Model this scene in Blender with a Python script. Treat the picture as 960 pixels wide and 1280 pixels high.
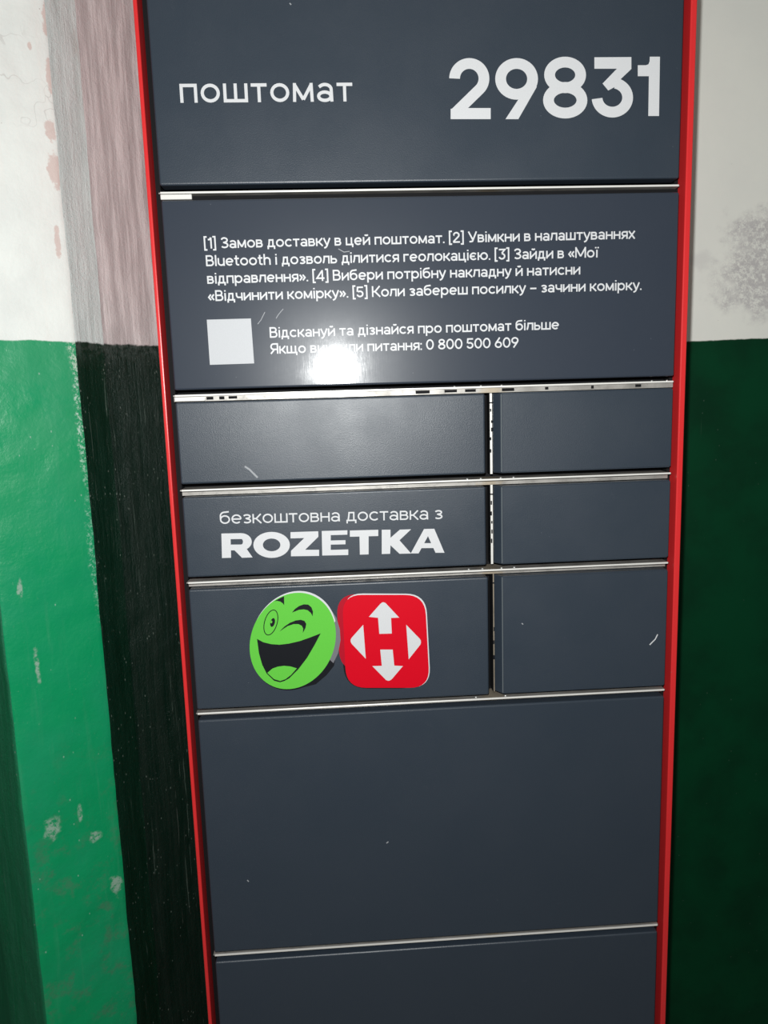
import bpy, bmesh, math, random
from mathutils import Vector, Matrix, noise
random.seed(7)
for o in list(bpy.data.objects): bpy.data.objects.remove(o)
sc = bpy.context.scene
COL = sc.collection
PI = math.pi

# ------------------------------------------------------------------ camera
EYE = 1.45
F_PX = 900.0
CX, CD, YAW, PITCH, ROLL = -0.10356, 0.86906, -0.052694, 0.14751, -0.030119
CM = (Matrix.Rotation(YAW, 3, 'Z') @ Matrix.Rotation(PI/2-PITCH, 3, 'X') @ Matrix.Rotation(ROLL, 3, 'Z'))
CP = Vector((CX, -CD, EYE))
cd = bpy.data.cameras.new('camera'); cam = bpy.data.objects.new('camera', cd); COL.objects.link(cam)
cam.matrix_world = Matrix.Translation(CP) @ CM.to_4x4()
cd.sensor_fit = 'VERTICAL'; cd.sensor_height = 32.0; cd.sensor_width = 24.0
cd.lens = F_PX/1280*32.0; cd.clip_start = 0.01
sc.camera = cam

# ------------------------------------------------------------------ light
w = bpy.data.worlds.new('world'); sc.world = w; w.use_nodes = True
w.node_tree.nodes['Background'].inputs[0].default_value = (0.8, 0.9, 1.0, 1)
w.node_tree.nodes['Background'].inputs[1].default_value = 0.02
ld = bpy.data.lights.new('phone_flash', 'POINT'); ld.energy = 39.5; ld.shadow_soft_size = 0.007
ld.color = (0.985, 1.0, 0.99)
lo = bpy.data.objects.new('phone_flash', ld); COL.objects.link(lo)
lo.location = (CX-0.020, -CD, EYE+0.085)
cl = bpy.data.lights.new('ambient_fill', 'AREA'); cl.energy = 0.35; cl.size = 0.35; cl.color = (1.0, 0.95, 0.85)  # added fill light with no visible source, lifts the ambient level on the walls
co = bpy.data.objects.new('ambient_fill', cl); COL.objects.link(co); co.location = (0.2, -1.2, 2.66)
sc.view_settings.view_transform = 'Standard'; sc.view_settings.look = 'None'
sc.view_settings.exposure = 0.12; sc.view_settings.gamma = 1.0; sc.view_settings.use_curve_mapping = False

# ------------------------------------------------------------------ helpers
def at(u, v, Y=0.0):
    """point of the plane y=Y measured at photo position (u, v)"""
    d = CM @ Vector(((u-480)/F_PX, (640-v)/F_PX, -1.0))
    return CP + d*((Y-CP.y)/d.y)

ORG = Vector((0, 0, 0))
def obj(name, bm, mats, parent=None, smooth=False, kind=None, origin=None):
    me = bpy.data.meshes.new(name)
    og = ORG if origin is None else origin
    if og.length: bmesh.ops.translate(bm, verts=bm.verts, vec=-og)
    bm.to_mesh(me); bm.free()
    for m in (mats if isinstance(mats, (list, tuple)) else [mats]): me.materials.append(m)
    if smooth: me.polygons.foreach_set('use_smooth', [True]*len(me.polygons))
    o = bpy.data.objects.new(name, me); COL.objects.link(o)
    if parent: o.parent = parent
    elif og.length: o.location = og
    if kind: o['kind'] = kind
    return o

def box(bm, x0, x1, y0, y1, z0, z1, bev=0.0, seg=2, mi=0):
    r = bmesh.ops.create_cube(bm, size=1.0)
    vs = r['verts']
    for v in vs:
        v.co = Vector(((x0+x1)/2+v.co.x*(x1-x0), (y0+y1)/2+v.co.y*(y1-y0), (z0+z1)/2+v.co.z*(z1-z0)))
    fs = set(f for v in vs for f in v.link_faces)
    for f in fs: f.material_index = mi
    if bev > 0:
        es = set(e for v in vs for e in v.link_edges)
        bmesh.ops.bevel(bm, geom=list(es), offset=bev, segments=seg, affect='EDGES', profile=0.5)
    return bm

# ---- node helper
class N:
    def __init__(s, name):
        s.m = bpy.data.materials.new(name); s.m.use_nodes = True
        s.t = s.m.node_tree; s.n = s.t.nodes; s.b = s.n['Principled BSDF']
        s.pos = s.n.new('ShaderNodeNewGeometry').outputs['Position']
    def link(s, a, b): s.t.links.new(a, b)
    def put(s, sock, v):
        if hasattr(v, 'links') or isinstance(v, bpy.types.NodeSocket): s.link(v, sock)
        else: sock.default_value = v
    def map(s, scale, rot=(0, 0, 0)):
        n = s.n.new('ShaderNodeMapping'); s.link(s.pos, n.inputs['Vector'])
        n.inputs['Scale'].default_value = scale; n.inputs['Rotation'].default_value = rot
        return n.outputs[0]
    def noise(s, scale, det=4, rough=.5, vec=None, dist=0):
        n = s.n.new('ShaderNodeTexNoise'); n.inputs['Scale'].default_value = scale
        n.inputs['Detail'].default_value = det; n.inputs['Roughness'].default_value = rough
        n.inputs['Distortion'].default_value = dist
        s.link(vec if vec else s.pos, n.inputs['Vector']); return n.outputs['Fac']
    def vor(s, scale, vec=None, feature='F1'):
        n = s.n.new('ShaderNodeTexVoronoi'); n.feature = feature; n.inputs['Scale'].default_value = scale
        s.link(vec if vec else s.pos, n.inputs['Vector']); return n.outputs['Distance']
    def ramp(s, v, a, b, lo=0., hi=1.):
        n = s.n.new('ShaderNodeMapRange'); n.interpolation_type = 'SMOOTHSTEP'
        s.put(n.inputs['Value'], v)
        n.inputs['From Min'].default_value = a; n.inputs['From Max'].default_value = b
        n.inputs['To Min'].default_value = lo; n.inputs['To Max'].default_value = hi
        return n.outputs[0]
    def math(s, op, a, b=0.0):
        n = s.n.new('ShaderNodeMath'); n.operation = op; s.put(n.inputs[0], a); s.put(n.inputs[1], b); return n.outputs[0]
    def mix(s, f, a, b):
        n = s.n.new('ShaderNodeMix'); n.data_type = 'RGBA'
        s.put(n.inputs[0], f)
        for i, v in ((6, a), (7, b)):
            if isinstance(v, tuple) and len(v) == 3: v = v+(1,)
            s.put(n.inputs[i], v)
        return n.outputs[2]
    def xyz(s):
        n = s.n.new('ShaderNodeSeparateXYZ'); s.link(s.pos, n.inputs[0]); return n.outputs
    def blob(s, c, r, soft=.5, wob=.5, ws=60):
        """irregular patch around the world point c, radii r"""
        n = s.n.new('ShaderNodeMapping'); n.vector_type = 'TEXTURE'
        s.link(s.pos, n.inputs['Vector']); n.inputs['Location'].default_value = c; n.inputs['Scale'].default_value = r
        l = s.n.new('ShaderNodeVectorMath'); l.operation = 'LENGTH'; s.link(n.outputs[0], l.inputs[0])
        d = s.math('ADD', l.outputs['Value'], s.math('MULTIPLY', s.math('SUBTRACT', s.noise(ws, 5, .6), .5), wob*4))
        return s.ramp(d, 1-soft, 1+soft, 1, 0)
    def bump(s, h, strength, dist=0.001, prev=None):
        n = s.n.new('ShaderNodeBump'); n.inputs['Strength'].default_value = strength; n.inputs['Distance'].default_value = dist
        s.link(h, n.inputs['Height'])
        if prev: s.link(prev, n.inputs['Normal'])
        return n.outputs[0]
    def fin(s, col=None, rough=None, metal=None, normal=None, spec=None):
        if col is not None:
            if isinstance(col, tuple) and len(col) == 3: col = col+(1,)
            s.put(s.b.inputs['Base Color'], col)
        if rough is not None: s.put(s.b.inputs['Roughness'], rough)
        if metal is not None: s.put(s.b.inputs['Metallic'], metal)
        if spec is not None: s.put(s.b.inputs['Specular IOR Level'], spec)
        if normal: s.link(normal, s.b.inputs['Normal'])
        return s.m

def plain(name, col, rough=.5, metal=0., spec=.5, grain=0.0):
    a = N(name)
    f = a.noise(900, 2)
    c2 = tuple(c*.88 for c in col)
    a.fin(a.mix(f, col, c2), rough, metal, a.bump(f, grain, .0004) if grain else None, spec)
    return a.m

# ------------------------------------------------------------------ materials
def door_mat():
    a = N('slate_powder_coat')
    g = a.noise(750, 3, .7); big = a.noise(9, 4, .6); sm = a.ramp(a.noise(38, 6, .7), .62, .8)
    col = a.mix(big, (.026, .037, .052), (.029, .039, .054))
    col = a.mix(a.math('MULTIPLY', sm, .25), col, (.075, .085, .10))
    spk = a.ramp(a.vor(70), .035, .02)
    spk = a.math('MULTIPLY', spk, a.ramp(a.noise(20, 2), .58, .66))
    col = a.mix(a.math('MULTIPLY', spk, .45), col, (.3, .32, .34))
    r = a.ramp(big, .3, .7, .34, .42)
    return a.fin(col, r, 0., a.bump(g, .30, .0006), .5)
def gloss_mat():
    a = N('slate_gloss_film')
    big = a.noise(11, 5, .6); scr = a.noise(1, 3, .6, a.map((260, 1, 30), (0, .5, 0)))
    scr2 = a.noise(1, 3, .6, a.map((600, 1, 60), (0, -.25, 0)))
    col = a.mix(big, (.028, .037, .054), (.033, .041, .057))
    spk = a.math('MULTIPLY', a.ramp(a.vor(110), .05, .03), a.ramp(a.noise(26, 2), .56, .64))
    col = a.mix(a.math('MULTIPLY', spk, .5), col, (.35, .37, .4))
    r = a.ramp(a.noise(40, 6, .7), .3, .75, .072, .10)
    n = a.bump(scr, .035, .0005); n = a.bump(scr2, .035, .0005, n); n = a.bump(a.noise(260, 4, .6), .03, .0003, n)
    a.fin(col, r, 0., n, .55)
    # fine wear haze of the film: a second, rougher lobe
    a.b.inputs['Coat Weight'].default_value = .35
    a.b.inputs['Coat Roughness'].default_value = .33
    return a.m
def galv_mat(name='galvanised_steel', dust=False):
    a = N(name)
    s = a.noise(1, 5, .7, a.map((30, 30, 700))); p = a.noise(45, 5, .6)
    col = a.mix(p, (.26, .245, .225), (.46, .44, .41))
    col = a.mix(a.ramp(a.noise(90, 5, .7), .52, .68, 0, .55), col, (.20, .19, .18))
    if dust:
        x, y, z = a.xyz()
        m = a.math('ABSOLUTE', a.math('SUBTRACT', x, 0.077))
        m = a.math('ADD', m, a.math('MULTIPLY', a.math('SUBTRACT', a.noise(160, 4), .5), .03))
        col = a.mix(a.ramp(m, .004, .022, .8, 0), col, (.34, .28, .20))
    return a.fin(col, a.ramp(p, .3, .7, .34, .6), .45, a.bump(s, .15, .0005), .5)
M_FOLD = plain('fold_highlight_tint', (.16, .18, .19), .28, .2)  # lighter colour on the door fold, paints in the flash highlight along the bend
M_DOOR = door_mat(); M_GLOSS = gloss_mat(); M_GALV = galv_mat(dust=True)
M_EDGE = plain('bright_cut_edge', (.86, .84, .80), .35, .25)
M_BLACK = plain('dark_interior', (.006, .006, .007), .8, 0, .2)
def red_mat():
    a = N('red_powder_coat')
    n = a.noise(1, 5, .6, a.map((200, 200, 12)))
    col = a.mix(n, (.68, .028, .030), (.58, .022, .024))
    chip = a.math('MULTIPLY', a.ramp(a.vor(140), .10, .05), a.ramp(a.noise(17, 3), .56, .62))
    col = a.mix(chip, col, (.25, .16, .14))
    return a.fin(col, .3, 0., a.bump(a.noise(900, 2), .1, .0004), .5)
M_RED = red_mat()
M_WHITE = plain('white_print', (.62, .625, .64), .45, 0, .3)
M_PAPER = plain('white_sticker_vinyl', (.50, .51, .53), .5, 0, .3)
M_GREEN = plain('lime_green_print', (.12, .53, .055), .45, 0, .2)
M_INK = plain('black_print', (.006, .007, .010), .5, 0, .2)
M_GREY = plain('grey_print', (.16, .16, .18), .45)
M_SIGNRED = plain('red_print', (.62, .001, .013), .45, 0, .15)
M_DARKRED = plain('deep_red_print', (.42, .004, .018), .45, 0, .2)
M_SCREW = plain('zinc_screw', (.72, .72, .70), .25, .6)

# ------------------------------------------------------------------ walls
PAINT = EYE + 0.0924
def streak_noise(a, sx=90, sz=5): return a.noise(1, 6, .65, a.map((sx, sx, sz)))
def white_left():
    a = N('cream_wall_paint_left')
    x, y, z = a.xyz()
    base = a.mix(a.ramp(a.noise(14, 5, .6), .35, .7), (.76, .79, .755), (.70, .73, .70))
    base = a.mix(a.ramp(streak_noise(a, 60, 4), .5, .75, 0, .4), base, (.78, .74, .69))
    nv = a.n.new('ShaderNodeVectorMath'); nv.operation = 'ADD'; a.link(a.pos, nv.inputs[0])
    nt = a.n.new('ShaderNodeTexNoise'); nt.inputs['Scale'].default_value = 30; a.link(a.pos, nt.inputs['Vector'])
    sv = a.n.new('ShaderNodeVectorMath'); sv.operation = 'SCALE'; sv.inputs['Scale'].default_value = .06; a.link(nt.outputs['Color'], sv.inputs[0]); a.link(sv.outputs[0], nv.inputs[1]); wv = nv.outputs[0]
    crack = a.math('MULTIPLY', a.ramp(a.vor(16, wv, feature='DISTANCE_TO_EDGE'), .012, .003), a.ramp(a.noise(9, 4), .55, .65))
    base = a.mix(a.math('MULTIPLY', crack, .35), base, (.42, .40, .38))
    spk = a.math('MULTIPLY', a.ramp(a.vor(60), .07, .04), a.ramp(a.noise(17, 2), .56, .62))
    base = a.mix(a.math('MULTIPLY', spk, .5), base, (.3, .22, .2))
    for u, v, rx, rz in ((70, 214, .008, .018), (62, 95, .004, .018), (63, 163, .005, .012), (37, 58, .002, .005), (59, 25, .005, .02), (96, 400, .004, .03), (72, 300, .003, .02)):
        p = wall_pt(u, v)
        base = a.mix(a.math('MULTIPLY', a.blob(p, (rx, rx*2, rz), .2, .5, 110), .75), base, (.60, .46, .42))
    green = a.mix(a.ramp(a.noise(7, 6, .65), .38, .68), (.002, .275, .100), (.008, .275, .118))
    green = a.mix(a.ramp(streak_noise(a, 70, 6), .52, .78, 0, .5), green, (.040, .295, .145))
    low = a.ramp(z, .75, 1.1, .8, 0)
    sc_ = a.math('MULTIPLY', a.ramp(a.noise(33, 8, .75), .5, .66), low)
    green = a.mix(sc_, green, (.055, .20, .105))
    top = a.math('MULTIPLY', a.ramp(z, 1.22, 1.5), a.ramp(a.noise(12, 7, .7), .35, .6))
    green = a.mix(a.math('MULTIPLY', top, .45), green, (.055, .30, .15))
    spk = a.math('MULTIPLY', a.ramp(a.vor(95, a.map((1, 1, .6))), .10, .06), a.ramp(a.noise(24, 3), .5, .58))
    green = a.mix(a.math('MULTIPLY', spk, .6), green, (.30, .46, .37))
    for u, v, rx, rz in ((66, 1035, .010, .014), (145, 1105, .007, .014), (25, 735, .003, .010), (46, 830, .003, .02), (120, 1045, .008, .006), (100, 1015, .003, .012)):
        p = wall_pt(u, v)
        bl = a.blob(p, (rx, rx, rz), .35, .6, 90)
        green = a.mix(a.math('MULTIPLY', bl, a.ramp(a.noise(150, 5, .8), .38, .55)), green, (.26, .40, .31))
    for u, v, rz, cc in ((101, 505, .10, (.45, .62, .52)), (118, 690, .09, (.22, .48, .34)), (92, 435, .03, (.5, .6, .5))):  # pale chips along the pilaster edge, with its edge highlight painted into the colour
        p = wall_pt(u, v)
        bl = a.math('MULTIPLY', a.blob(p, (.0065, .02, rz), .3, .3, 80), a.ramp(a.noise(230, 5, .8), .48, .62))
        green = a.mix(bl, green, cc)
    fine = a.math('MULTIPLY', a.ramp(a.noise(1, 7, .8, a.map((330, 330, 160))), .60, .72), a.ramp(a.noise(13, 5, .7), .42, .62))
    green = a.mix(a.math('MULTIPLY', fine, .7), green, (.22, .40, .29))
    h = a.math('ADD', z, a.math('MULTIPLY', a.math('SUBTRACT', a.noise(28, 6, .7), .5), .006))
    m = a.ramp(h, PAINT-.0012, PAINT+.0008)
    bn = a.bump(a.noise(22, 6, .6), .35, .004); bn = a.bump(a.noise(160, 5, .6), .35, .0014, bn)
    return a.fin(a.mix(m, green, base), a.ramp(m, 0, 1, .36, .55), 0., bn, .27)
def reveal(name, up1, up2, line, dk1, dk2):
    a = N(name)
    x, y, z = a.xyz()
    st = streak_noise(a, 110, 6)
    up = a.mix(a.ramp(st, .35, .65), up1, up2)
    up = a.mix(a.ramp(a.noise(1, 6, .7, a.map((70, 70, 9))), .6, .72, 0, .6), up, (.50, .48, .45))
    dk = a.mix(a.ramp(st, .3, .7), dk1, dk2)
    scr = a.ramp(a.noise(1, 3, .5, a.map((330, 330, 5), (.02, 0, 0))), .70, .76)
    dk = a.mix(a.math('MULTIPLY', scr, .6), dk, (.12, .14, .12))
    scr2 = a.math('MULTIPLY', a.ramp(a.noise(1, 3, .5, a.map((240, 240, 2.5), (0, .015, 0))), .66, .70), a.ramp(a.noise(6, 3), .5, .6))
    dk = a.mix(a.math('MULTIPLY', scr2, .6), dk, (.10, .14, .115))
    dk = a.mix(a.ramp(a.noise(1, 6, .8, a.map((420, 420, 150))), .55, .75, 0, .5), dk, (.035, .055, .042))
    spk = a.math('MULTIPLY', a.ramp(a.vor(150, a.map((1, 1, .5))), .16, .06), a.ramp(a.noise(30, 3), .45, .55))
    dk = a.mix(a.math('MULTIPLY', spk, .7), dk, (.16, .20, .17))
    edge = a.math('MULTIPLY', a.ramp(z, PAINT-.035, PAINT-.002), a.ramp(a.noise(90, 6, .8), .42, .6))
    dk = a.mix(a.math('MULTIPLY', edge, .4), dk, (.09, .11, .10))
    h = a.math('ADD', z, a.math('MULTIPLY', a.math('SUBTRACT', a.noise(45, 6, .7), .5), .008))
    m = a.ramp(h, line-.0015, line+.0015)
    bn = a.bump(st, .5, .003); bn = a.bump(a.noise(210, 6, .75), .7, .002, bn)
    return a.fin(a.mix(m, dk, up), a.ramp(m, 0, 1, .33, .6), 0., bn, .35)

# plan of the left wall: pilaster face, its reveals and the niche return (x, y)
P2 = Vector((-.4405, .099))
PD = (Vector((-.514, .047))-P2).normalized()          # along the pilaster face towards the left
def wall_pt(u, v):
    d = CM @ Vector(((u-480)/F_PX, (640-v)/F_PX, -1.0))
    # intersect with the vertical plane through P2 along PD
    n = Vector((PD.y, -PD.x, 0)); t = (Vector((P2.x, P2.y, 0))-Vector((CP.x, CP.y, 0))).dot(n)/d.dot(n)
    return CP+d*t
P1v = wall_pt(57, 1280); P1 = Vector((P1v.x, P1v.y))
# P2 refined so that the corner stands where the photo shows it
e = wall_pt(100, 500); P2b = Vector((e.x, e.y))
PLAN = [Vector((-1.25, .35)), Vector((-.80, .35)), P1+Vector((-.09, .085)), P1, P2b, P2b+Vector((.020, .043)),
        P2b+Vector((.100, .138)), Vector((P2b.x+.108, .35))]
RAD = [0, 0, .01, .006, .005, .012, .01, 0]
def rounded(plan, rad, n=5):
    out = []; seg = []
    for i, p in enumerate(plan):
        if i in (0, len(plan)-1) or rad[i] == 0: out.append(p); continue
        a, b = plan[i-1], plan[i+1]
        da, db = (a-p).normalized(), (b-p).normalized()
        A, B = p+da*rad[i], p+db*rad[i]
        for k in range(n+1):
            t = k/n; out.append(A*(1-t)**2+p*2*t*(1-t)+B*t*t)
    return out
def wall_left():
    pts = rounded(PLAN, RAD)
    # resample
    path = [pts[0]]
    for a, b in zip(pts, pts[1:]):
        L = (b-a).length; st = .006 if b.x > -.75 else .05
        k = max(1, int(L/st))
        for i in range(1, k+1): path.append(a+(b-a)*i/k)
    def seg_id(p):
        best = None
        for i in range(len(PLAN)-1):
            a, b = PLAN[i], PLAN[i+1]; ab = b-a
            t = max(0, min(1, (p-a).dot(ab)/ab.length_squared)); d = (a+ab*t-p).length
            if best is None or d < best[0]-1e-5: best = (d, i)
        return best[1]
    MI = [1, 1, 1, 0, 2, 3, 3]
    bm = bmesh.new(); rows = []
    nz = 330; H = 2.7
    nor = []
    for i, p in enumerate(path):
        a = path[max(0, i-1)]; b = path[min(len(path)-1, i+1)]; t = (b-a).normalized(); nor.append(Vector((t.y, -t.x)))
    for j in range(nz+1):
        z = H*j/nz; r = []
        for p, n in zip(path, nor):
            q = Vector((p.x, p.y, z))
            d = noise.noise(q*9)*.0025+noise.noise(q*38)*.0011+noise.noise(Vector((p.x*150, p.y*150, z*60)))*.0004
            if p == path[0] or p == path[-1]: d = 0
            r.append(bm.verts.new((p.x+n.x*d, p.y+n.y*d, z)))
        rows.append(r)
    for i in range(len(path)-1):
        mi = MI[seg_id((path[i]+path[i+1])/2)]
        for j in range(nz):
            f = bm.faces.new((rows[j][i], rows[j][i+1], rows[j+1][i+1], rows[j+1][i])); f.material_index = mi
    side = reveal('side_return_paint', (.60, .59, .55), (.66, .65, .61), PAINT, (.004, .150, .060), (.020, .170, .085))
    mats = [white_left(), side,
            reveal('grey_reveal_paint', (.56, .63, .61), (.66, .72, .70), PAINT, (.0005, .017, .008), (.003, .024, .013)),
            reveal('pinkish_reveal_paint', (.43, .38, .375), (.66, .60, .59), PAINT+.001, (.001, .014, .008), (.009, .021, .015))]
    return obj('wall_left', bm, mats, smooth=True, kind='structure')
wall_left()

YW = .35
def back_mat():
    a = N('old_two_tone_wall_paint')
    x, y, z = a.xyz()
    up = a.mix(a.ramp(a.noise(6, 5, .6), .35, .7), (.90, .91, .84), (.86, .87, .81))
    st1 = a.math('MAXIMUM', a.blob(at(962, 345, YW), (.085, 1, .060), .4, .42, 34), a.blob(at(975, 290, YW), (.085, 1, .035), .4, .45, 40))
    st = a.math('MAXIMUM', a.math('MULTIPLY', st1, a.ramp(a.noise(150, 6, .8), .36, .56)), a.math('MULTIPLY', a.blob(at(877, 325, YW), (.016, 1, .012), .6, .7, 70), .3))
    up = a.mix(a.math('MULTIPLY', st, .8), up, (.50, .48, .485))
    spk = a.math('MULTIPLY', a.ramp(a.vor(55), .06, .04), a.ramp(a.noise(15, 2), .56, .62))
    up = a.mix(a.math('MULTIPLY', spk, .5), up, (.45, .42, .40))
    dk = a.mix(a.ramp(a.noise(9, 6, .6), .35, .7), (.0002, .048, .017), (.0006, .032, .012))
    spk = a.math('MULTIPLY', a.ramp(a.vor(75, a.map((1, 1, .7))), .07, .035), a.ramp(a.noise(18, 3), .52, .6))
    dk = a.mix(a.math('MULTIPLY', spk, .55), dk, (.12, .17, .14))
    scr = a.ramp(a.noise(1, 2, .5, a.map((140, 140, 4), (0, .5, 0))), .74, .78)
    dk = a.mix(a.math('MULTIPLY', scr, .25), dk, (.08, .13, .10))
    A, B = at(862, 426.6, YW), at(960, 422.5, YW)
    k = (B.z-A.z)/(B.x-A.x)
    h = a.math('SUBTRACT', z, a.math('MULTIPLY', a.math('SUBTRACT', x, A.x), k))
    h = a.math('ADD', h, a.math('MULTIPLY', a.math('SUBTRACT', a.noise(40, 6, .7), .5), .004))
    m = a.ramp(h, A.z-.0015, A.z+.001)
    bn = a.bump(a.noise(14, 5, .5), .25, .004); bn = a.bump(a.noise(170, 4, .5), .12, .001, bn)
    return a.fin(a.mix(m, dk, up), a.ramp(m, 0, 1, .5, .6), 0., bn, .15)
M_BACK = back_mat()
def plane_wall(name, p0, p1, z0, z1, mat, n=40, amp=.0015):
    bm = bmesh.new(); p0, p1 = Vector(p0), Vector(p1)
    t = (p1-p0); nn = Vector((t.y, -t.x)).normalized(); m = max(2, int(n*t.length)); k = max(2, int(n*(z1-z0)))
    R = []
    for j in range(k+1):
        r = []
        for i in range(m+1):
            p = p0+t*i/m; z = z0+(z1-z0)*j/k
            d = noise.noise(Vector((p.x*5, p.y*5, z*5)))*amp if 0 < i < m and 0 < j < k else 0
            r.append(bm.verts.new((p.x+nn.x*d, p.y+nn.y*d, z)))
        R.append(r)
    for j in range(k):
        for i in range(m): bm.faces.new((R[j][i], R[j][i+1], R[j+1][i+1], R[j+1][i]))
    return obj(name, bm, mat, smooth=True, kind='structure')
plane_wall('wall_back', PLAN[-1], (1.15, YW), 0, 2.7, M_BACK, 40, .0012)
M_ROOM = N('plain_plaster'); M_ROOM = M_ROOM.fin(M_ROOM.mix(M_ROOM.noise(5), (.22, .22, .21), (.19, .19, .18)), .7)
plane_wall('wall_right', (1.15, YW), (1.15, -1.9), 0, 2.7, M_ROOM, 8)
plane_wall('wall_front', (1.15, -1.9), (-1.25, -1.9), 0, 2.7, M_ROOM, 8)
plane_wall('wall_side', (-1.25, -1.9), (-1.25, YW), 0, 2.7, M_ROOM, 8)
def slab(name, z0, z1, col):
    bm = bmesh.new(); box(bm, -1.3, 1.2, -1.95, .40, z0, z1)
    a = N(name+'_concrete'); obj(name, bm, a.fin(a.mix(a.noise(30, 6, .7), col, tuple(c*.7 for c in col)), .8, 0., a.bump(a.noise(90, 5), .3, .002)), kind='structure')
slab('floor', -.05, 0, (.22, .21, .20)); slab('ceiling', 2.7, 2.75, (.3, .3, .28))

# ------------------------------------------------------------------ locker
ORG = Vector((0, .17, 0))
lk = bpy.data.objects.new('parcel_locker', None); COL.objects.link(lk); lk.location = ORG; lk.empty_display_size = .1
lk['label'] = 'tall dark slate parcel locker with red side edges and white printing, between green walls'
lk['category'] = 'locker'
ZC = lambda z: EYE+z
X0, X1 = -.300, .300
TOP = 2.10
# cabinet body: dark carcass behind the doors
bm = bmesh.new()
box(bm, -.309, .309, .036, .345, .05, TOP-.004)
obj('cabinet_body', bm, M_BLACK, lk)
bm = bmesh.new(); box(bm, -.29, .29, .04, .33, .0, .05); obj('plinth', bm, M_BLACK, lk)
# red side panels: folded sheet, thin front edge and a return into the gap
for s in (-1, 1):
    bm = bmesh.new()
    a, b = (.3100, .3146) if s < 0 else (.3078, .3146)
    if s < 0: xa, xb = -b, -a
    else: xa, xb = a, b+.0006
    box(bm, xa, xb, 0.0, .345, .03, TOP, .0013, 3)
    obj('side_panel', bm, M_RED, lk, smooth=False)
    bm = bmesh.new()
    xi = s*.309
    box(bm, min(xi, s*.3035), max(xi, s*.3035), .020, .036, .05, TOP-.004)
    obj('gasket', bm, M_BLACK, lk)
bm = bmesh.new(); box(bm, -.3146, .3152, 0, .345, TOP, TOP+.003, .001, 2); obj('top_panel', bm, M_RED, lk)

# doors
def door(x0, x1, z0, z1, mat, left_chamfer=False, name='door', th=.020):
    bm = bmesh.new()
    if not left_chamfer:
        box(bm, x0, x1, 0, th, z0, z1, .0022, 3)
    else:
        xc = x0-.0075
        prof = [(x1, 0.0), (x0, 0.0), (xc, .011), (xc, .028), (x1, .028)]
        lo_, hi_ = [bm.verts.new((x, y, z0)) for x, y in prof], [bm.verts.new((x, y, z1)) for x, y in prof]
        n = len(prof)
        for i in range(n): bm.faces.new((lo_[i], lo_[(i+1) % n], hi_[(i+1) % n], hi_[i]))
        bm.faces.new(lo_[::-1]); bm.faces.new(hi_)
        bmesh.ops.recalc_face_normals(bm, faces=bm.faces)
        bmesh.ops.bevel(bm, geom=[e for e in bm.edges if min(v.co.y for v in e.verts) < .005], offset=.0014, segments=3, affect='EDGES')
        for f in bm.faces:
            n = f.normal; c = f.calc_center_median()
            if c.x < x0+.0025 and n.y < -.4 and -.72 < n.x < -.05 and abs(n.z) < .3 and f.calc_area()/(z1-z0) < .003: f.material_index = 1
    bmesh.ops.recalc_face_normals(bm, faces=bm.faces)
    return obj(name, bm, [mat, M_FOLD], lk)

Zt = [.25218, .23666, .02432, .01012, -.08678, -.10277, -.20110, -.21639, -.37091, -.38522, -.70998, -.72440]
XL = at(606.5, 540).x       # right edge of the wide doors
XR = at(626.5, 540).x       # front fold of the narrow doors
d1 = door(X0, X1, ZC(Zt[0]), TOP-.012, M_DOOR)
d2 = door(X0, X1, ZC(Zt[2]), ZC(Zt[1]), M_GLOSS)
d3 = door(X0, XL, ZC(Zt[4]), ZC(Zt[3]), M_DOOR)
d3r = door(XR, X1, ZC(Zt[4]), ZC(Zt[3]), M_DOOR, True)
d4 = door(X0, XL, ZC(Zt[6]), ZC(Zt[5]), M_DOOR)
d4r = door(XR, X1, ZC(Zt[6]), ZC(Zt[5]), M_DOOR, True)
d5 = door(X0, XL+.002, ZC(Zt[8]), ZC(Zt[7]), M_DOOR)
d5r = door(XR, X1, ZC(Zt[8]), ZC(Zt[7]), M_DOOR, True)
d6 = door(X0, X1, ZC(Zt[10]), ZC(Zt[9]), M_DOOR)
d7 = door(X0, X1, .400, ZC(Zt[11]), M_DOOR)
d8 = door(X0, X1, .065, .386, M_DOOR)
d1['label'] = 'blank header door with white number and word'
d2.location.x += .00085; d2.rotation_euler.z = -.0050   # this door hangs a hair out of plane
d2['label'] = 'glossy door with printed instructions'

# galvanised shelves with a bright cut front edge
shelves = []
for i, (a, b) in enumerate(((0, 1), (2, 3), (4, 5), (6, 7), (8, 9), (10, 11))):
    zt, zb = ZC(Zt[a]), ZC(Zt[b]); zm = zb+(zt-zb)*(.55 if i > 1 else .60)
    bm = bmesh.new()
    box(bm, -.3025, .3025, .0052, .040, zm-.0016, zm-.0002)
    sh = obj('shelf', bm, M_GALV, lk)
    bm = bmesh.new(); box(bm, -.3005, .3015, .0035, .0055, zm-.0019, zm+.0003, .0004, 2)
    obj('shelf_lip', bm, M_EDGE, sh)
    # under-channel, set back in the gap
    bm = bmesh.new(); box(bm, -.302, .302, .0135 if i not in (1,) else .006, .040, zb+.0008, zm-.0022)
    obj('channel', bm, M_GALV if i in (1, 2, 3, 4) else M_BLACK, sh)
    shelves.append((sh, zm, zt, zb))
sh, zm, zt, zb = shelves[6-1]
bm = bmesh.new(); box(bm, -.3025, .3025, .006, .04, .392, .394); s7 = obj('shelf', bm, M_GALV, lk)

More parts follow.
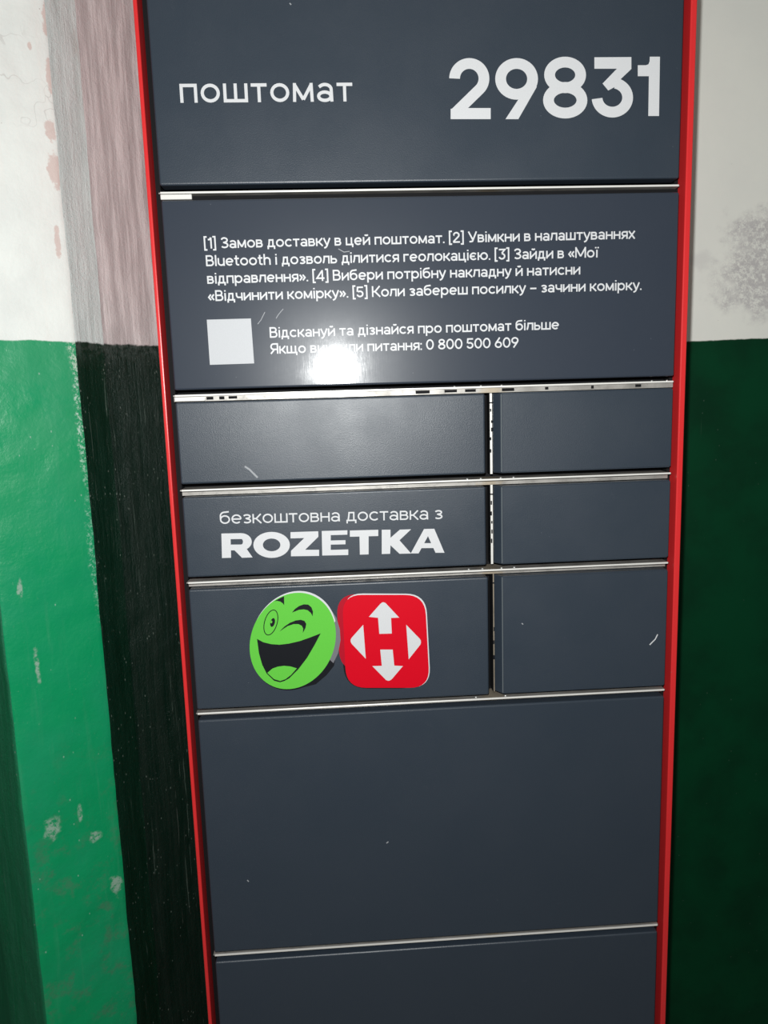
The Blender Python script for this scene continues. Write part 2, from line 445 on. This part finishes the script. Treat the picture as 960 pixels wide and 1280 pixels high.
# hinge plates and latches in the two upper gaps
for i in (0, 1):
    sh, zm, zt, zb = shelves[i]
    bm = bmesh.new(); box(bm, -.3005, -.2655, .0035, .0065, zb+.0012, zm-.0026, .0004, 1)
    o = obj('hinge_plate', bm, M_EDGE, sh)
sh, zm, zt, zb = shelves[1]
for xa, xb in ((-.264, -.256), (-.249, -.243), (-.238, -.228), (-.015, .002), (.02, .035), (.045, .058), (.09, .105), (.143, .147), (.2, .203), (.255, .262)):
    bm = bmesh.new(); box(bm, xa, xb, .0052, .0062, zb+.0020+random.random()*.001, zm-.0028)
    obj('latch_slot', bm, M_BLACK, sh)
# screws
def screw(sh, x, zm, y=.0085, r=.0016, up=True):
    bm = bmesh.new()
    bmesh.ops.create_uvsphere(bm, u_segments=10, v_segments=6, radius=r)
    for v in bm.verts: v.co.z *= .8
    bmesh.ops.translate(bm, verts=bm.verts, vec=(x, y, zm+.0004 if up else zm))
    obj('screw', bm, M_SCREW, sh, smooth=True)
for gi, us in ((0, (812, 822, 841)), (1, (568, 601, 627, 815, 834)), (2, (584, 601, 626, 642)), (3, (586, 603, 627, 643)), (4, (595, 632))):
    sh, zm, zt, zb = shelves[gi]
    vv = (229, 475, 594, 707, 870)[gi]
    for u in us: screw(sh, at(u, vv, .008).x, zm)

# centre divider between the wide and the narrow doors
XM = at(614, 560, .014).x
for r, (a, b) in enumerate(((3, 4), (5, 6), (7, 8))):
    z0, z1 = ZC(Zt[b]), ZC(Zt[a])
    xm = at(614 if r < 2 else 615.5, 560, .014).x
    hw = .0014 if r < 2 else .0006
    bm = bmesh.new(); box(bm, xm-hw, xm+hw, .014, .0146, z0-.002, z1+.0005)
    dv = obj('divider', bm, M_GALV if r == 2 else M_EDGE, lk)
    h = z1-z0
    bm = bmesh.new(); box(bm, xm-.0012, xm+.0012, .0147, .037, z0-.002, z1); obj('divider_web', bm, M_BLACK, dv)
    for k in range(5 if r < 2 else 3):
        zz = z0+h*(.25+.12*k+random.random()*.05); dx = random.uniform(-.001, .0008)
        bm = bmesh.new(); box(bm, xm+dx-.0008, xm+dx+.0008, .0132, .0142, zz, zz+.003+.003*random.random())
        obj('latch_mark', bm, M_INK, dv)
    bm = bmesh.new(); box(bm, xm-hw-.0003, xm+hw+.0003, .0128, .0142, z1-.012, z1-.0105)
    obj('latch_mark', bm, M_INK, dv)

# ------------------------------------------------------------------ flat print
def poly_on(bm, pts, y, mi=0, plane=None):
    vs = []
    for u, v in pts:
        p = at(u, v); vs.append(bm.verts.new((p.x, y, p.z)))
    f = bm.faces.new(vs); f.material_index = mi
    f.normal_update()
    if f.normal.y > 0: f.normal_flip()
def stroke_pts(pts, wd, closed=False):
    """mitred outline quads of a centre line; returns list of quads"""
    n = len(pts); P = [Vector(p) for p in pts]; L = []; R = []
    for i in range(n):
        if closed: a, b, c = P[i-1], P[i], P[(i+1) % n]
        else: a, b, c = P[max(i-1, 0)], P[i], P[min(i+1, n-1)]
        d1 = (b-a).normalized() if (b-a).length > 1e-9 else (c-b).normalized()
        d2 = (c-b).normalized() if (c-b).length > 1e-9 else d1
        t = (d1+d2); t = t.normalized() if t.length > 1e-6 else d1
        nr = Vector((-t.y, t.x)); k = max(.4, nr.dot(Vector((-d1.y, d1.x))))
        L.append(b+nr*(wd/2/k)); R.append(b-nr*(wd/2/k))
    q = []
    for i in range(n if closed else n-1):
        j = (i+1) % n; q.append((L[i], L[j], R[j], R[i]))
    return q
def ell(cx, cy, rx, ry, a0, a1, n=None):
    n = n or max(6, int(abs(a1-a0)/9))
    return [(cx+rx*math.cos(math.radians(a0+(a1-a0)*i/n)), cy+ry*math.sin(math.radians(a0+(a1-a0)*i/n))) for i in range(n+1)]

# ---- monoline alphabet: x-height 1, cap height 1.39, y up; (advance, strokes)
def glyphs(h):
    CAP = 1.39
    G = {}
    t = 1-h; b = h
    def O(x0, x1, y0=b, y1=t, a0=0, a1=360): return ell((x0+x1)/2, (y0+y1)/2, (x1-x0)/2, (y1-y0)/2, a0, a1, 24)
    w = .98
    def add(c, adv, *s): G[c] = (adv, s)
    o = 1.02
    add('о', o, O(h, o-h)); G['o'] = G['о']
    add('с', .92, O(h, o-h, a0=42, a1=318)); G['c'] = G['с']
    eS = [(h+.02, .5), (o-h, .5)]
    add('е', o-.02, [(h, .5), (o-h-.02, .5)] + O(h, o-h-.02, a0=0, a1=0)[:0], O(h, o-h-.02, a0=0, a1=315)); G['e'] = G['е']
    add('є', .92, O(h, o-h, a0=42, a1=318), [(h, .5), (.68, .5)])
    add('а', .90, [(h+.04, t-.13)]+ell(.44, .66, .36-h*.3, .34-h, 140, 0, 12)+[(.90-h-.02, 0)], ell(.42, .29, .42-h, .29-h+.02, 0, 360, 20))
    add('б', 1.0, ell(.5, .47, .5-h, .47-h, 0, 360, 22), [(h, .45), (h, .85)]+ell(.5, .86, .5-h, .40, 180, 105, 8)+[(.9, 1.30)])
    bow = lambda x, xr, y0, y1: ell(x, (y0+y1)/2, xr-x, (y1-y0)/2, 90, -90, 10)
    add('в', .86, [(.5, .53), (h, .53), (h, b), (.52, b)], [(h, .53), (h, t), (.5, t)], bow(.5, .80-h, .53, t), bow(.52, .86-h, b, .53))
    add('г', .70, [(h, 0), (h, t), (.70, t)])
    add('д', 1.0, [(.18, b), (.26, .6), (.28, t), (.82-h, t), (.82-h, b)], [(h, -.24), (h, b), (1.0-h, b), (1.0-h, -.24)])
    add('з', .80, [(h+.02, t-.12)]+ell(.38, .74, .34-h*.4, .26-h, 140, -90, 12)+[], ell(.38, .28, .42-h, .27-h+.01, 90, -145, 14), [(.25, .54), (.42, .54)])
    add('и', .94, [(h, 1), (h, b), ], [(h, 2*h), (.94-h, 1-2*h)], [(.94-h, 1), (.94-h, 0)])
    G['и'] = (.94, ([(h, 1), (h, 0)], [(h, h*1.6), (.94-h, 1-h*1.6)], [(.94-h, 1), (.94-h, 0)]))
    G['й'] = (.94, G['и'][1]+(ell(.47, 1.36, .2, .16, 200, 340, 8),))
    add('к', .86, [(h, 0), (h, 1)], [(h, .5), (.36, .5), (.82, 1)], [(.36, .5), (.85, 0)])
    add('л', .90, [(0.02, b), (.10, b+.05), (.2, .55), (.22, t), (.90-h, t), (.90-h, 0)])
    add('м', 1.12, [(h, 0), (h+.03, 1)], [(h+.03, 1-h), (.56, .12)], [(.56, .12), (1.12-h-.03, 1-h)], [(1.12-h, 0), (1.12-h-.03, 1)])
    add('н', .92, [(h, 0), (h, 1)], [(.92-h, 0), (.92-h, 1)], [(h, .52), (.92-h, .52)])
    add('п', .92, [(h, 0), (h, t), (.92-h, t), (.92-h, 0)])
    add('р', 1.0, [(h, -.36), (h, 1)], O(h, 1.0-h))
    add('т', .84, [(.42, 0), (.42, 1)], [(0, t), (.84, t)])
    add('у', .84, [(.03, 1), (.44, .08)], [(.82, 1), (.42, 0), (.28, -.28+h), (.06, -.36+h)])
    add('х', .84, [(.03, 1), (.81, 0)], [(.81, 1), (.03, 0)])
    add('ц', .98, [(h, 1), (h, b), (.98, b), ], [(.84-h, 1), (.84-h, b)], [(.98-h, b), (.98-h, -.24)])
    add('ч', .88, [(h, 1), (h, .62), (h+.1, .45), (.3, .4), (.88-h, .4)], [(.88-h, 0), (.88-h, 1)])
    add('ш', 1.30, [(h, 1), (h, b), (1.30-h, b), (1.30-h, 1)], [(.65, 1), (.65, b)])
    add('щ', 1.42, [(h, 1), (h, b), (1.42-h, b), (1.42-h, -.24)], [(1.28-h, 1), (1.28-h, b)], [(.64, 1), (.64, b)])
    add('ь', .84, [(.5, .58), (h, .58)], [(h, 1), (h, b), (.5, b)], bow(.5, .84-h, b, .58))
    add('ю', 1.36, [(h, 0), (h, 1)], [(h, .5), (.36, .5)], O(.34+h, 1.36-h))
    add('я', .86, [(.86-h, 0), (.86-h, t), (.36, t)], [(.86-h, .42), (.36, .42)], ell(.36, (t+.42)/2, .36-h, (t-.42)/2, 90, 270, 10), [(.45, .42), (.05, 0)])
    dot = lambda x, y=1.27: [(x, y-.085), (x, y+.085)]
    add('і', .14+2*h*0+.12, [(.13, 0), (.13, 1)], dot(.13)); G['i'] = G['і']
    add('ї', .40, [(.20, 0), (.20, 1)], dot(.04), dot(.36))
    add('l', .24, [(.12, 0), (.12, CAP)])
    add('u', .90, [(h, 1), (h, .42)]+ell(.45, .42, .45-h, .42-h, 180, 360, 12)[1:]+[], [(.90-h, 1), (.90-h, 0)])
    add('t', .62, [(.26, 1.28), (.26, .28)]+ell(.46, .28, .2, .28-h, 180, 270, 6)+[(.6, b)], [(0, t), (.6, t)])
    add('h', .90, [(h, 0), (h, CAP)], [(h, .5)]+ell(.45, .58, .45-h, .42-h, 180, 0, 12)+[(.90-h, 0)])
    ct = CAP-h
    add('В', 1.02, [(.58, .73), (h, .73)], [(.6, b), (h, b), (h, ct), (.56, ct)], bow(.56, .94-h, .73, ct), bow(.6, 1.02-h, b, .73)); G['B'] = G['В']
    add('У', 1.12, [(.05, CAP), (.60, .35)], [(1.08, CAP), (.56, .16), (.42, b+.02), (.16, b)])
    add('З', 1.0, [(h+.02, CAP-.3)]+ell(.5, 1.02, .46-h, .37-h, 155, -90, 14), ell(.5, .38, .5-h, .38-h, 90, -150, 16), [(.34, .72), (.52, .72)])
    add('М', 1.44, [(h, 0), (h, CAP)], [(h, ct), (.72, .2)], [(.72, .2), (1.44-h, ct)], [(1.44-h, 0), (1.44-h, CAP)])
    add('К', 1.08, [(h, 0), (h, CAP)], [(h, .68), (.40, .68), (1.02, CAP)], [(.40, .68), (1.06, 0)])
    add('Я', 1.06, [(1.06-h, 0), (1.06-h, ct), (.46, ct)], [(1.06-h, .58), (.46, .58)], ell(.46, (ct+.58)/2, .44-h, (ct-.58)/2, 90, 270, 12), [(.56, .58), (.06, 0)])
    add('[', .40, [(.40, CAP+.08), (h, CAP+.08), (h, -.16), (.40, -.16)])
    add(']', .40, [(0, CAP+.08), (.40-h, CAP+.08), (.40-h, -.16), (0, -.16)])
    add('1', .50, [(.02, 1.12), (.28, 1.14), (.36, CAP)], [(.40, CAP), (.40, 0)])
    add('2', .92, [(h, .98)]+ell(.46, .98, .44-h, .41-h, 180, -35, 14)+[(.06, b+.03)], [(.04, b), (.92, b)])
    add('3', .92, [(.06, ct), (.84, ct), (.44, .84)], ell(.45, .43, .46-h, .43-h, 95, -165, 16))
    add('4', 1.02, [(.76, 0), (.76, CAP)], [(.72, ct), (.06, .36), (1.02, .36)])
    add('5', .92, [(.86, ct), (.16, ct), (.11, .72)], ell(.44, .44, .47-h, .44-h, 130, -165, 16))
    add('6', .98, ell(.49, .44, .49-h, .44-h, 0, 360, 22), [(.68, CAP), (.16, .66)])
    add('8', .98, ell(.49, .39, .49-h, .39-h, 0, 360, 22), ell(.49, 1.04, .43-h, .35-h, 0, 360, 20))
    add('9', .98, ell(.49, .95, .49-h, .44-h, 0, 360, 22), [(.30, 0), (.82, .73)])
    add('0', 1.04, ell(.52, CAP/2, .52-h, CAP/2-h, 0, 360, 24))
    add('.', .20, [(.10, 0), (.10, .19)]); add(':', .20, [(.10, 0), (.10, .19)], [(.10, .72), (.10, .91)])
    add('«', .80, [(.36, .86), (.08, .5), (.36, .14)], [(.74, .86), (.46, .5), (.74, .14)])
    add('»', .80, [(.06, .86), (.34, .5), (.06, .14)], [(.44, .86), (.72, .5), (.44, .14)])
    add('–', .90, [(.04, .56), (.86, .56)])
    return G
def text_on(bm, s, start, end, xh, wd, track=.17, space=.42, y=-.0001):
    """lay the line out between two baseline points; xh = x-height in metres, wd = stroke / x-height"""
    A, B = at(*start), at(*end); A2, B2 = Vector((A.x, A.z)), Vector((B.x, B.z))
    G = glyphs(wd/2); tot = 0; pos = []
    for ch in s:
        if ch == ' ': tot += space; continue
        pos.append((ch, tot)); tot += G[ch][0]+track
    tot -= track
    ux = (B2-A2)/tot; uy = Vector((-ux.y, ux.x)).normalized()*xh
    k = 0
    for ch, x in pos:
        for si, st in enumerate(G[ch][1]):
            closed = len(st) > 8 and (Vector(st[0])-Vector(st[-1])).length < 1e-4
            pts = [((x+p[0])*ux.length/xh, p[1]) for p in (st[:-1] if closed else st)]
            k += 1; yy = y-.000006*(si+1)
            for q in stroke_pts(pts, wd, closed):
                vs = []
                for c in q:
                    p = A2+ux.normalized()*(c.x*xh)+uy*c.y
                    vs.append(bm.verts.new((p.x, yy, p.y)))
                try: f = bm.faces.new(vs)
                except ValueError: continue
                f.normal_update()
                if f.normal.y > 0: f.normal_flip()

PXM = lambda u, v: (at(u, v-1)-at(u, v+1)).length/2   # metres per photo pixel, upwards, there
# header word
bm = bmesh.new(); text_on(bm, 'поштомат', (225.5, 128.6), (441, 126.8), 23.6*PXM(330, 115), .178, .17)
# little flick on the last letter, as in the photo
obj('word_lettering', bm, M_WHITE, d1)
# number
def C(ox, oy, s): return lambda pts: [(ox+x/s, oy+y/s) for x, y in pts]
def fill(bm, pts, k, mi=0): poly_on(bm, pts, -.0001-.000012*k, mi)
def strk(bm, pts, wd, k, mi=0, closed=False):
    for q in stroke_pts(pts, wd, closed): poly_on(bm, [tuple(p) for p in q], -.0001-.000012*k, mi)
bm = bmesh.new(); c6, c7 = C(555, 60, 6.857), C(690, 60, 6.857); W = 92/6.857
strk(bm, c6(ell(216.5, 262, 125.8, 129, 180, 406, 40)+[(98, 556)]), W, 1)
fill(bm, c6([(57, 522), (110, 515), (400, 515), (400, 610), (57, 610)]), 2)
strk(bm, c6(ell(622, 265, 137, 132, 0, 360, 48)[:-1]), W, 1, 0, True)
fill(bm, c6([(797, 330), (637, 610), (527, 610), (640, 437), (700, 378)]), 2)
strk(bm, c7(ell(112, 231, 133, 110, 0, 360, 44)[:-1]), W, 1, 0, True)
strk(bm, c7(ell(113, 448, 143.5, 110, 0, 360, 44)[:-1]), W, 2, 0, True)
fill(bm, c7([(363, 80), (680, 78), (680, 180), (582, 273), (545, 330), (482, 365), (433, 305), (556, 178), (363, 178)]), 1)
strk(bm, c7(ell(517, 425, 131, 125, -78, 176, 36)), W, 2)
fill(bm, c7([(838, 75), (925, 75), (917, 583), (825, 583), (830, 242), (735, 242), (735, 148), (805, 148), (826, 140), (836, 115)]), 1)
obj('number_lettering', bm, M_WHITE, d1)

# instructions
bm = bmesh.new()
T = [('[1] Замов доставку в цей поштомат. [2] Увімкни в налаштуваннях', (255, 310.6), (793, 298.6)),
     ('Bluetooth і дозволь ділитися геолокацією. [3] Зайди в «Мої', (257.5, 332.6), (747.5, 322.0)),
     ('відправлення». [4] Вибери потрібну накладну й натисни', (259, 354.6), (725, 343.2)),
     ('«Відчинити комірку». [5] Коли забереш посилку – зачини комірку.', (260.3, 376.4), (801.3, 362.6)),
     ('Відскануй та дізнайся про поштомат більше', (337.3, 422.2), (698.5, 411.7)),
     ('Якщо виникли питання: 0 800 500 609', (338, 442.3), (648, 434.3))]
for s, a, b in T: text_on(bm, s, a, b, 9.7*PXM(500, 350), .20, .11, .46)
obj('instruction_lettering', bm, M_WHITE, d2)
bm = bmesh.new(); q = [(258.3, 399.5), (313.5, 398), (317.6, 454.2), (262.2, 456)]
ps = [at(*p) for p in q]
lo_ = [bm.verts.new((p.x, -.00035, p.z)) for p in ps]; hi_ = [bm.verts.new((p.x, 0, p.z)) for p in ps]
bm.faces.new(lo_)
for i in range(4): bm.faces.new((lo_[i], hi_[i], hi_[(i+1) % 4], lo_[(i+1) % 4]))
bmesh.ops.recalc_face_normals(bm, faces=bm.faces)
o = obj('square_sticker', bm, M_PAPER, d2); o['label'] = 'small white square sticker'

# delivery line and wordmark
bm = bmesh.new(); text_on(bm, 'безкоштовна доставка з', (275, 655), (553.2, 648.8), 11.5*PXM(410, 650), .155, .12, .48)
obj('delivery_lettering', bm, M_WHITE, d4)
bm = bmesh.new(); a4, a5 = C(265, 630, 6.4), C(410, 630, 6.4)
def ring(bm, conv, cx, cy, ox, oy, ix, iy, a0, a1, k, n=36):
    A = conv(ell(cx, cy, ox, oy, a0, a1, n)); B = conv(ell(cx, cy, ix, iy, a0, a1, n))
    for i in range(n): fill(bm, [A[i], A[i+1], B[i+1], B[i]], k)
fill(bm, a4([(75, 236), (235, 233), (235, 280), (149, 281), (153, 430), (80, 432)]), 1)
fill(bm, a4([(140, 325), (240, 324), (240, 370), (140, 371)]), 2)
ring(bm, a4, 234, 301.5, 84, 68, 14, 22, -90, 90, 3, 20)
fill(bm, a4([(170, 360), (268, 345), (325, 427), (240, 430)]), 4)
ring(bm, a4, 477, 327, 146, 104, 70, 51, 0, 360, 1)
fill(bm, a4([(628, 225), (850, 218), (851, 262), (745, 366), (857, 366), (857, 415), (632, 418), (632, 375), (738, 272), (628, 275)]), 1)
fill(bm, a5([(-50, 216), (155, 210), (155, 245), (22, 249), (22, 292), (140, 289), (140, 322), (22, 325), (22, 367), (162, 363), (162, 408), (-46, 412)]), 1)
fill(bm, a5([(175, 212), (402, 206), (402, 256), (325, 258), (325, 403), (255, 405), (252, 260), (175, 262)]), 1)
fill(bm, a5([(430, 206), (500, 205), (500, 270), (575, 205), (665, 202), (572, 290), (665, 396), (572, 398), (500, 330), (497, 398), (430, 400)]), 1)
fill(bm, a5([(768, 200), (812, 199), (800, 257), (725, 395), (662, 395)]), 1)
fill(bm, a5([(795, 199), (850, 198), (932, 390), (860, 390), (800, 257)]), 2)
fill(bm, a5([(758, 313), (842, 313), (850, 352), (738, 353)]), 3)
obj('wordmark_lettering', bm, M_WHITE, d4)

# smiley sticker
s2, s3 = C(300, 730, 7.385), C(415, 730, 7.385)
def disc(dx, dy, k=1.0, a0=0, a1=360, n=72):
    out = []
    for i in range(n+1):
        t = math.radians(a0+(a1-a0)*i/n)
        y = 445*k*math.sin(t); x = 394.5*k*math.cos(t)-.12*y
        out.append((487+dx+x, 525+dy+y))
    return out[:-1] if a1-a0 == 360 else out
bm = bmesh.new()
fill(bm, s2(disc(10, 6, 1.012)), 1, 1)
fill(bm, s2([(560, 960), (700, 925), (800, 840), (868, 755), (880, 690), (800, 700), (560, 900)]), 2, 1)
fill(bm, s2([(760, 170), (830, 222), (890, 310), (922, 420), (928, 520), (905, 640), (862, 730), (830, 700), (840, 400)]), 3, 3)
A = disc(8, -16, 1.0, -158, -22, 40); B = disc(0, 0, .985, -158, -22, 40)
fill(bm, s2(A+B[::-1]), 4, 2)
fill(bm, s2(disc(0, 0, 1.0)), 5, 0)
fill(bm, s2([(318, 158), (360, 135), (407, 112), (408, 196), (395, 178), (372, 162), (345, 156)]), 6, 1)
def tel(cx, cy, rx, ry, tilt, n=36):
    c, s = math.cos(tilt), math.sin(tilt)
    return [(cx+x*c-y*s, cy+x*s+y*c) for x, y in ell(0, 0, rx, ry, 0, 360, n)[:-1]]
strk(bm, s2(tel(285, 355, 58, 119, .28)), 8/7.385, 6, 1, True)
fill(bm, s2(tel(301, 355, 21, 42, .25, 20)), 6, 1)
fill(bm, s2(tel(290, 350, 8, 13, .2, 12)), 7, 0)
fill(bm, s2([(480, 264), (505, 232), (545, 203), (590, 187), (630, 190), (660, 215), (674, 255), (670, 298), (655, 268), (625, 242), (590, 234), (545, 238)]), 6, 1)
fill(bm, s2([(362, 440), (410, 392), (460, 358), (515, 336), (560, 330), (595, 340), (612, 368), (605, 405), (580, 452), (583, 410), (570, 385), (540, 370), (495, 370), (440, 388)]), 6, 1)
fill(bm, s2([(157, 506), (215, 537), (290, 555), (365, 560), (450, 550), (550, 527), (650, 492), (745, 455), (690, 560), (620, 680), (540, 785), (455, 870), (410, 895), (370, 907), (315, 893), (245, 825), (205, 745), (175, 640)]), 6, 1)
fill(bm, s2([(252, 820), (300, 780), (350, 762), (405, 755), (465, 760), (525, 778), (470, 840), (420, 878), (372, 895), (315, 878)]), 7, 0)
o = obj('smiley_sticker', bm, [M_GREEN, M_INK, M_WHITE, M_GREY], d5); o['label'] = 'round green winking smiling face emblem'

def rpoly(corners, r, n=8):
    out = []; m = len(corners)
    for i in range(m):
        p = Vector(corners[i]); a = Vector(corners[i-1]); b = Vector(corners[(i+1) % m])
        A = p+(a-p).normalized()*r; B = p+(b-p).normalized()*r
        for k in range(n+1):
            t = k/n; out.append(tuple(A*(1-t)**2+p*2*t*(1-t)+B*t*t))
    return out
bm = bmesh.new()
fill(bm, s3(rpoly([(62, 105), (800, 95), (830, 965), (118, 965)], 210)), 1, 1)
fill(bm, s3(rpoly([(40, 95), (780, 88), (800, 800), (72, 800)], 190)), 2, 2)
fill(bm, s3(rpoly([(99, 86), (867, 90), (912, 955), (200, 955)], 185)), 3, 3)
fill(bm, s3(rpoly([(92, 100), (857, 100), (903, 958), (132, 958)], 185)), 4, 0)
fill(bm, s3([(340, 303), (445, 184), (462, 170), (478, 168), (495, 176), (620, 310), (545, 313), (552, 457), (437, 460), (425, 312)]), 5, 3)
fill(bm, s3([(445, 605), (560, 605), (575, 753), (655, 757), (552, 878), (535, 890), (520, 893), (500, 887), (372, 757), (460, 755)]), 5, 3)
fill(bm, s3([(288, 376), (312, 690), (182, 552), (172, 532), (172, 512), (182, 495)]), 5, 3)
fill(bm, s3([(685, 376), (808, 503), (820, 522), (821, 542), (815, 560), (708, 695)]), 5, 3)
o = obj('arrow_sticker', bm, [M_SIGNRED, M_INK, M_DARKRED, M_WHITE], d5); o['label'] = 'red rounded square emblem with four white arrows'

# small scratches and scuffs
def mark(name, parent, pts, wd, mat=M_WHITE):
    bm = bmesh.new(); strk(bm, pts, wd, 1); obj(name, bm, mat, parent)
M_SCUFF = plain('pale_scratch', (.30, .31, .33), .6)
mark('scratch', d5r, [(812, 806), (815, 803), (819, 799), (822, 793)], 1.3, M_WHITE)
mark('scratch', d3, [(306, 583), (312, 587), (318, 593), (322, 597)], 2.2, M_SCUFF)
mark('scratch', d2, [(331, 390), (326, 400), (322, 405)], .9, M_SCUFF)
mark('scratch', d2, [(354, 386), (348, 393), (345, 398)], .9, M_SCUFF)
mark('scratch', d2, [(423, 311), (430, 315), (437, 314)], 1.0, M_SCUFF)
mark('scratch', d5r, [(652, 779), (654, 780.5)], 1.2, M_SCUFF)
mark('scratch', d6, [(483, 1054), (485.5, 1052)], 1.4, M_SCUFF)
mark('scratch', d6, [(309, 1100), (311, 1102)], 1.4, M_SCUFF)
mark('scratch', d7, [(782, 1247), (786, 1254)], 1.0, M_SCUFF) if False else None
mark('scratch', d1, [(362, 4), (364, 6)], 1.4, M_SCUFF)
